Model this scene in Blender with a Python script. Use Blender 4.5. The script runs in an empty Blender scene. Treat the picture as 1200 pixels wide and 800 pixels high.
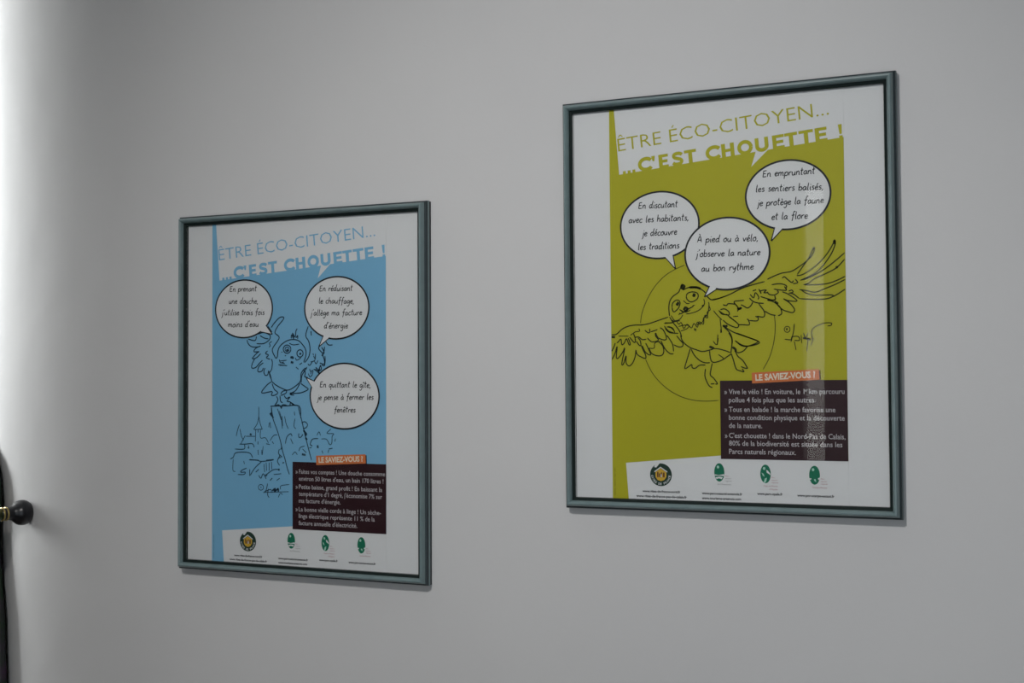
import bpy, bmesh, math, random, json
from math import sin, cos, pi, radians

random.seed(7)
S = bpy.context.scene
COL = S.collection

# ------------------------------------------------------------------ camera
CAM_Z = 1.55
cam_d = bpy.data.cameras.new('camera')
cam_d.sensor_width = 36.0
cam_d.lens = 45.0
cam_d.clip_start = 0.02
cam = bpy.data.objects.new('camera', cam_d)
COL.objects.link(cam)
cam.location = (0.0, -1.53827, CAM_Z)
cam.rotation_euler = (radians(90 + 1.405), 0.0, radians(24.336))
S.camera = cam

# ------------------------------------------------------------------ world, exposure, daylight in the windows
S.view_settings.view_transform = 'Standard'
S.view_settings.look = 'None'
S.view_settings.exposure = 0.0
S.view_settings.gamma = 1.0
S.view_settings.use_curve_mapping = False
world = bpy.data.worlds.new('overcast_sky')
S.world = world
world.use_nodes = True
world.node_tree.nodes['Background'].inputs[0].default_value = (0.75, 0.85, 1.0, 1)
world.node_tree.nodes['Background'].inputs[1].default_value = 0.6


def area(name, loc, rot, sx, sy, power, color):
    d = bpy.data.lights.new(name, 'AREA')
    d.shape = 'RECTANGLE'
    d.size, d.size_y = sx, sy
    d.energy = power
    d.color = color
    o = bpy.data.objects.new(name, d)
    COL.objects.link(o)
    o.location = loc
    o.rotation_euler = rot
    return o


Y_FRONT = -2.2                      # inner face of the wall behind the camera
W2 = (-0.48, 1.00, 0.50, 2.07)      # wide glazing: x0, x1, z0, z1
W3 = (-0.775, -0.70, 1.285, 2.10)     # narrow side light
W1 = (-0.09, 0.46, 1.42, 2.50)      # window in the left wall: y0, y1, z0, z1
area('daylight_wide_window', ((W2[0] + W2[1]) / 2, Y_FRONT - 0.13, (W2[2] + W2[3]) / 2), (radians(90), 0, 0),
     W2[1] - W2[0], W2[3] - W2[2], 8.0, (0.86, 0.96, 1.0))
area('daylight_side_light', ((W3[0] + W3[1]) / 2, Y_FRONT - 0.13, (W3[2] + W3[3]) / 2), (radians(90), 0, 0),
     W3[1] - W3[0] + 0.02, W3[3] - W3[2] + 0.1, 1.2, (1.0, 0.98, 0.92))
spot_d = bpy.data.lights.new('added_fill_spot', 'SPOT')      # added unseen spot, gives the wall its bright centre and falloff
spot_d.energy = 50.0
spot_d.color = (1.0, 0.985, 0.96)
spot_d.spot_size = radians(80)
spot_d.spot_blend = 1.0
spot_d.shadow_soft_size = 0.06
spot = bpy.data.objects.new('added_fill_spot', spot_d)
COL.objects.link(spot)
SPOT_AT, SPOT_TO = (-0.60, -1.62, 2.44), (-0.62, 0.0, 1.25)
spot.location = SPOT_AT
sx, sy, sz = (b - a for a, b in zip(SPOT_AT, SPOT_TO))
spot.rotation_euler = (math.atan2(math.hypot(sx, sy), -sz), 0, math.atan2(-sx, sy))
area('daylight_left_window', (-3.72, (W1[0] + W1[1]) / 2, (W1[2] + W1[3]) / 2), (radians(90), 0, radians(-90)),
     W1[1] - W1[0], W1[3] - W1[2], 108.0, (0.97, 1.0, 0.99))


# ------------------------------------------------------------------ materials
def mat(name, color, rough=0.6, metallic=0.0, spec=0.5, noise=None, bump=None):
    m = bpy.data.materials.new(name)
    m.use_nodes = True
    nt = m.node_tree
    b = nt.nodes['Principled BSDF']
    b.inputs['Base Color'].default_value = (*color, 1)
    b.inputs['Roughness'].default_value = rough
    b.inputs['Metallic'].default_value = metallic
    b.inputs['Specular IOR Level'].default_value = spec
    tc = None
    if noise or bump:
        tc = nt.nodes.new('ShaderNodeTexCoord')
    if noise:
        scale, c2, lo, hi = noise
        n = nt.nodes.new('ShaderNodeTexNoise')
        n.inputs['Scale'].default_value = scale
        n.inputs['Detail'].default_value = 4
        r = nt.nodes.new('ShaderNodeValToRGB')
        r.color_ramp.elements[0].position = lo
        r.color_ramp.elements[1].position = hi
        r.color_ramp.elements[0].color = (*color, 1)
        r.color_ramp.elements[1].color = (*c2, 1)
        nt.links.new(tc.outputs['Object'], n.inputs['Vector'])
        nt.links.new(n.outputs['Fac'], r.inputs['Fac'])
        nt.links.new(r.outputs['Color'], b.inputs['Base Color'])
    if bump:
        prev = None
        for scale, strength, dist in bump:
            n = nt.nodes.new('ShaderNodeTexNoise')
            n.inputs['Scale'].default_value = scale
            n.inputs['Detail'].default_value = 3
            bp = nt.nodes.new('ShaderNodeBump')
            bp.inputs['Strength'].default_value = strength
            bp.inputs['Distance'].default_value = dist
            nt.links.new(tc.outputs['Object'], n.inputs['Vector'])
            nt.links.new(n.outputs['Fac'], bp.inputs['Height'])
            if prev:
                nt.links.new(prev.outputs['Normal'], bp.inputs['Normal'])
            prev = bp
        nt.links.new(prev.outputs['Normal'], b.inputs['Normal'])
    return m


def glass_mat(name, ior, tint=(1, 1, 1)):
    m = bpy.data.materials.new(name)
    m.use_nodes = True
    nt = m.node_tree
    nt.nodes.clear()
    out = nt.nodes.new('ShaderNodeOutputMaterial')
    mix = nt.nodes.new('ShaderNodeMixShader')
    tr = nt.nodes.new('ShaderNodeBsdfTransparent')
    tr.inputs['Color'].default_value = (*tint, 1)
    gl = nt.nodes.new('ShaderNodeBsdfGlossy')
    gl.inputs['Roughness'].default_value = 0.0
    fr = nt.nodes.new('ShaderNodeFresnel')
    fr.inputs['IOR'].default_value = ior
    nt.links.new(fr.outputs['Fac'], mix.inputs['Fac'])
    nt.links.new(tr.outputs['BSDF'], mix.inputs[1])
    nt.links.new(gl.outputs['BSDF'], mix.inputs[2])
    nt.links.new(mix.outputs['Shader'], out.inputs['Surface'])
    return m


M = {}
M['wall'] = mat('white_plaster_paint', (0.70, 0.695, 0.70), 0.75, spec=0.3,
                noise=(1.7, (0.665, 0.66, 0.67), 0.35, 0.7),
                bump=[(3.0, 0.25, 0.02), (38.0, 0.10, 0.003), (220.0, 0.06, 0.001)])
M['ceiling'] = mat('ceiling_paint', (0.72, 0.72, 0.71), 0.9, spec=0.2, bump=[(90.0, 0.1, 0.002)])
M['other'] = mat('warm_grey_plaster', (0.40, 0.39, 0.38), 0.85, spec=0.2, bump=[(40.0, 0.1, 0.003)])
M['floor'] = mat('tiled_floor', (0.16, 0.13, 0.10), 0.5, noise=(6.0, (0.20, 0.16, 0.12), 0.3, 0.7))
M['joinery'] = mat('painted_joinery', (0.62, 0.62, 0.60), 0.45, noise=(12.0, (0.57, 0.57, 0.55), 0.4, 0.7))
M['frame'] = mat('teal_grey_lacquer', (0.185, 0.255, 0.265), 0.34, spec=0.55,
                 noise=(60.0, (0.155, 0.22, 0.23), 0.35, 0.7), bump=[(260.0, 0.05, 0.0008)])
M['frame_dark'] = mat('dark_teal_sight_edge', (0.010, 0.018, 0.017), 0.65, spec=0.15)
M['frame_side'] = mat('dark_navy_teal_edge', (0.022, 0.036, 0.042), 0.4, spec=0.4)  # darker tone on the outer step and sides of the moulding
M['mount'] = mat('white_mount_card', (0.72, 0.72, 0.73), 0.6, spec=0.3)
M['paper'] = mat('poster_paper', (0.72, 0.72, 0.73), 0.6, spec=0.3)
M['green'] = mat('olive_green_ink', (0.43, 0.405, 0.012), 0.6, spec=0.3, noise=(9.0, (0.41, 0.39, 0.012), 0.4, 0.7))
M['blue'] = mat('sky_blue_ink', (0.198, 0.45, 0.66), 0.6, spec=0.3, noise=(9.0, (0.188, 0.435, 0.645), 0.4, 0.7))
M['ink_green'] = mat('dark_olive_line_ink', (0.025, 0.030, 0.008), 0.7, spec=0.2)
M['ink_blue'] = mat('dark_navy_line_ink', (0.012, 0.035, 0.065), 0.7, spec=0.2)
M['ink_fine_green'] = mat('olive_sketch_ink', (0.06, 0.06, 0.010), 0.7, spec=0.2)
M['ink_fine_blue'] = mat('navy_sketch_ink', (0.02, 0.06, 0.10), 0.7, spec=0.2)
M['black'] = mat('black_ink', (0.012, 0.014, 0.018), 0.6, spec=0.3)
M['plum'] = mat('dark_plum_ink', (0.024, 0.004, 0.008), 0.55, spec=0.3)
M['white'] = mat('white_print', (0.72, 0.72, 0.73), 0.6, spec=0.3)
M['panel_text'] = mat('pale_grey_print', (0.50, 0.47, 0.49), 0.6, spec=0.3)
M['orange'] = mat('orange_ink', (0.62, 0.17, 0.05), 0.6, spec=0.3)
M['cream'] = mat('cream_print', (0.75, 0.68, 0.55), 0.6, spec=0.3)
M['emblem_green'] = mat('dark_green_ink', (0.012, 0.040, 0.028), 0.6, spec=0.3)
M['yellow'] = mat('golden_yellow_ink', (0.62, 0.38, 0.04), 0.6, spec=0.3)
M['brown'] = mat('dark_red_brown_ink', (0.10, 0.02, 0.02), 0.6, spec=0.3)
M['park_green'] = mat('park_green_ink', (0.004, 0.16, 0.085), 0.6, spec=0.3)
M['park_light'] = mat('pale_green_ink', (0.38, 0.62, 0.52), 0.6, spec=0.3)
M['grey_text'] = mat('grey_print', (0.28, 0.27, 0.28), 0.6, spec=0.3)
M['red_text'] = mat('faded_red_print', (0.45, 0.20, 0.23), 0.6, spec=0.3)
M['glass'] = glass_mat('picture_glass', 1.21, (0.985, 0.99, 0.99))
M['pane'] = glass_mat('window_glass', 1.45)
M['knob'] = mat('black_lacquer', (0.008, 0.009, 0.012), 0.28, spec=0.5, noise=(30.0, (0.012, 0.012, 0.016), 0.4, 0.6))
M['gold'] = mat('aged_gold', (0.50, 0.40, 0.17), 0.38, 0.8, noise=(80.0, (0.36, 0.28, 0.10), 0.4, 0.65))
M['finial'] = mat('green_gold_lacquer', (0.012, 0.04, 0.012), 0.35, noise=(55.0, (0.16, 0.15, 0.04), 0.5, 0.62))
M['curtain'] = mat('green_purple_fabric', (0.014, 0.028, 0.016), 0.85, spec=0.15,
                   noise=(14.0, (0.040, 0.022, 0.045), 0.52, 0.66), bump=[(300.0, 0.2, 0.001)])
M['rod'] = mat('dark_iron', (0.02, 0.02, 0.022), 0.4, 0.6, noise=(50.0, (0.03, 0.03, 0.03), 0.4, 0.6))


# ------------------------------------------------------------------ helpers
def link(name, me, mats, parent=None, **props):
    for m in (mats if isinstance(mats, (list, tuple)) else [mats]):
        me.materials.append(m)
    o = bpy.data.objects.new(name, me)
    COL.objects.link(o)
    if parent:
        o.parent = parent
    for k, v in props.items():
        o[k] = v
    return o


def from_bm(name, bm, mats, parent=None, smooth=False, **props):
    me = bpy.data.meshes.new(name)
    bmesh.ops.recalc_face_normals(bm, faces=bm.faces)
    if smooth:
        for f in bm.faces:
            f.smooth = True
    bm.to_mesh(me)
    bm.free()
    return link(name, me, mats, parent, **props)


def add_box(bm, x0, x1, y0, y1, z0, z1, mi=0):
    vs = [bm.verts.new((x, y, z)) for x in (x0, x1) for y in (y0, y1) for z in (z0, z1)]
    for q in ((0, 1, 3, 2), (4, 6, 7, 5), (0, 4, 5, 1), (2, 3, 7, 6), (0, 2, 6, 4), (1, 5, 7, 3)):
        bm.faces.new([vs[i] for i in q]).material_index = mi


def add_prism(bm, plan, z0, z1):
    lo = [bm.verts.new((x, y, z0)) for x, y in plan]
    hi = [bm.verts.new((x, y, z1)) for x, y in plan]
    n = len(plan)
    for i in range(n):
        f = bm.faces.new((lo[i], lo[(i + 1) % n], hi[(i + 1) % n], hi[i]))
    bm.faces.new(hi)
    bm.faces.new(lo[::-1])


def structure(name, bm, m, parent=None):
    o = from_bm(name, bm, m, parent)
    o['kind'] = 'structure'
    return o


# ------------------------------------------------------------------ room
WALL_Y = 0.010
X_RIGHT, X_LEFT, H_ROOM = 2.6, -3.5, 2.62


def rounded_corner():           # plan of the plaster as it rounds off towards the window, tightening as it goes
    x, y, ds, out = -1.33, WALL_Y, 0.002, [(-1.33, WALL_Y, 0.0)]
    for i in range(1, 400):
        s = (i - 0.5) * ds
        a = 0.6 * s + 2.25 * s * s
        x, y = x - cos(a) * ds, y + sin(a) * ds
        out.append((x, y, 0.6 * i * ds + 2.25 * (i * ds) ** 2))
        if y > 0.5:
            break
    return out


CORNER = rounded_corner()


def wall_y(x):                  # depth of the plaster surface at x
    for (xa, ya, _), (xb, yb, _) in zip(CORNER, CORNER[1:]):
        if xb <= x:
            return ya + (yb - ya) * (xa - x) / max(xa - xb, 1e-9) if x < xa else WALL_Y
    return CORNER[-1][1]


plan = [(X_RIGHT, WALL_Y), (-0.4, WALL_Y)] + [(x, y) for x, y, _ in CORNER[::8]]
xe = plan[-1][0] - 0.03
plan += [(xe, 0.80), (X_RIGHT, 0.80)]
bm = bmesh.new()
add_prism(bm, plan, 0, H_ROOM)
wall = structure('wall_back', bm, M['wall'])
me = wall.data
for p in me.polygons:           # smooth only the vertical faces of the rounded corner
    p.use_smooth = abs(p.normal.z) < 0.5 and p.center.y < 0.55
me.set_sharp_from_angle(angle=radians(30))

bm = bmesh.new()
add_box(bm, X_LEFT, xe, 0.50, 0.80, 0, H_ROOM)
structure('wall_alcove', bm, M['wall'])
bm = bmesh.new()
for (a, b, c, d) in ((Y_FRONT - 0.2, W1[0], 0, H_ROOM), (W1[1], 0.80, 0, H_ROOM), (W1[0], W1[1], 0, W1[2]), (W1[0], W1[1], W1[3], H_ROOM)):
    add_box(bm, X_LEFT - 0.2, X_LEFT, a, b, c, d)
structure('wall_left', bm, M['other'])
bm = bmesh.new()
add_box(bm, X_RIGHT, X_RIGHT + 0.2, Y_FRONT - 0.2, 0.80, 0, H_ROOM)
structure('wall_right', bm, M['other'])
bm = bmesh.new()
y0, y1 = Y_FRONT - 0.12, Y_FRONT
for (a, b, c, d) in ((X_LEFT, W3[0], 0, H_ROOM), (W3[0], W3[1], 0, W3[2]), (W3[0], W3[1], W3[3], H_ROOM),
                     (W3[1], W2[0], 0, H_ROOM), (W2[0], W2[1], 0, W2[2]), (W2[0], W2[1], W2[3], H_ROOM),
                     (W2[1], X_RIGHT, 0, H_ROOM)):
    add_box(bm, a, b, y0, y1, c, d)
structure('wall_front', bm, M['other'])
bm = bmesh.new()
add_box(bm, X_LEFT - 0.2, X_RIGHT + 0.2, Y_FRONT - 0.2, 0.80, -0.1, 0)
structure('floor', bm, M['floor'])
bm = bmesh.new()
add_box(bm, X_LEFT - 0.2, X_RIGHT + 0.2, Y_FRONT - 0.2, 0.80, H_ROOM, H_ROOM + 0.1)
structure('ceiling', bm, M['ceiling'])


def window(name, x0, x1, z0, z1, y, bars_x, bars_z, w=0.05, turn=None):
    bm = bmesh.new()
    add_box(bm, x0, x0 + w, y - 0.03, y + 0.03, z0, z1)
    add_box(bm, x1 - w, x1, y - 0.03, y + 0.03, z0, z1)
    add_box(bm, x0 + w, x1 - w, y - 0.03, y + 0.03, z0, z0 + w)
    add_box(bm, x0 + w, x1 - w, y - 0.03, y + 0.03, z1 - w, z1)
    for fx in bars_x:
        x = x0 + (x1 - x0) * fx
        add_box(bm, x - w / 2, x + w / 2, y - 0.022, y + 0.022, z0 + w, z1 - w)
    for fz in bars_z:
        z = z0 + (z1 - z0) * fz
        add_box(bm, x0 + w, x1 - w, y - 0.018, y + 0.018, z - w / 2, z + w / 2)
    o = structure(name, bm, M['joinery'])
    bm = bmesh.new()
    add_box(bm, x0 + w, x1 - w, y - 0.003, y + 0.003, z0 + w, z1 - w)
    structure('pane', bm, M['pane'], o)
    if turn:
        o.rotation_euler = (0, 0, radians(90))
        o.location = turn
    return o


window('window_1', W1[0], W1[1], W1[2], W1[3], 0.0, (0.5,), (0.5,), turn=(X_LEFT - 0.1, 0, 0))
window('window_2', W2[0], W2[1], W2[2], W2[3], Y_FRONT - 0.06, (0.5,), ())
window('window_3', W3[0], W3[1], W3[2], W3[3], Y_FRONT - 0.06, (), (), 0.006)

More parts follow.
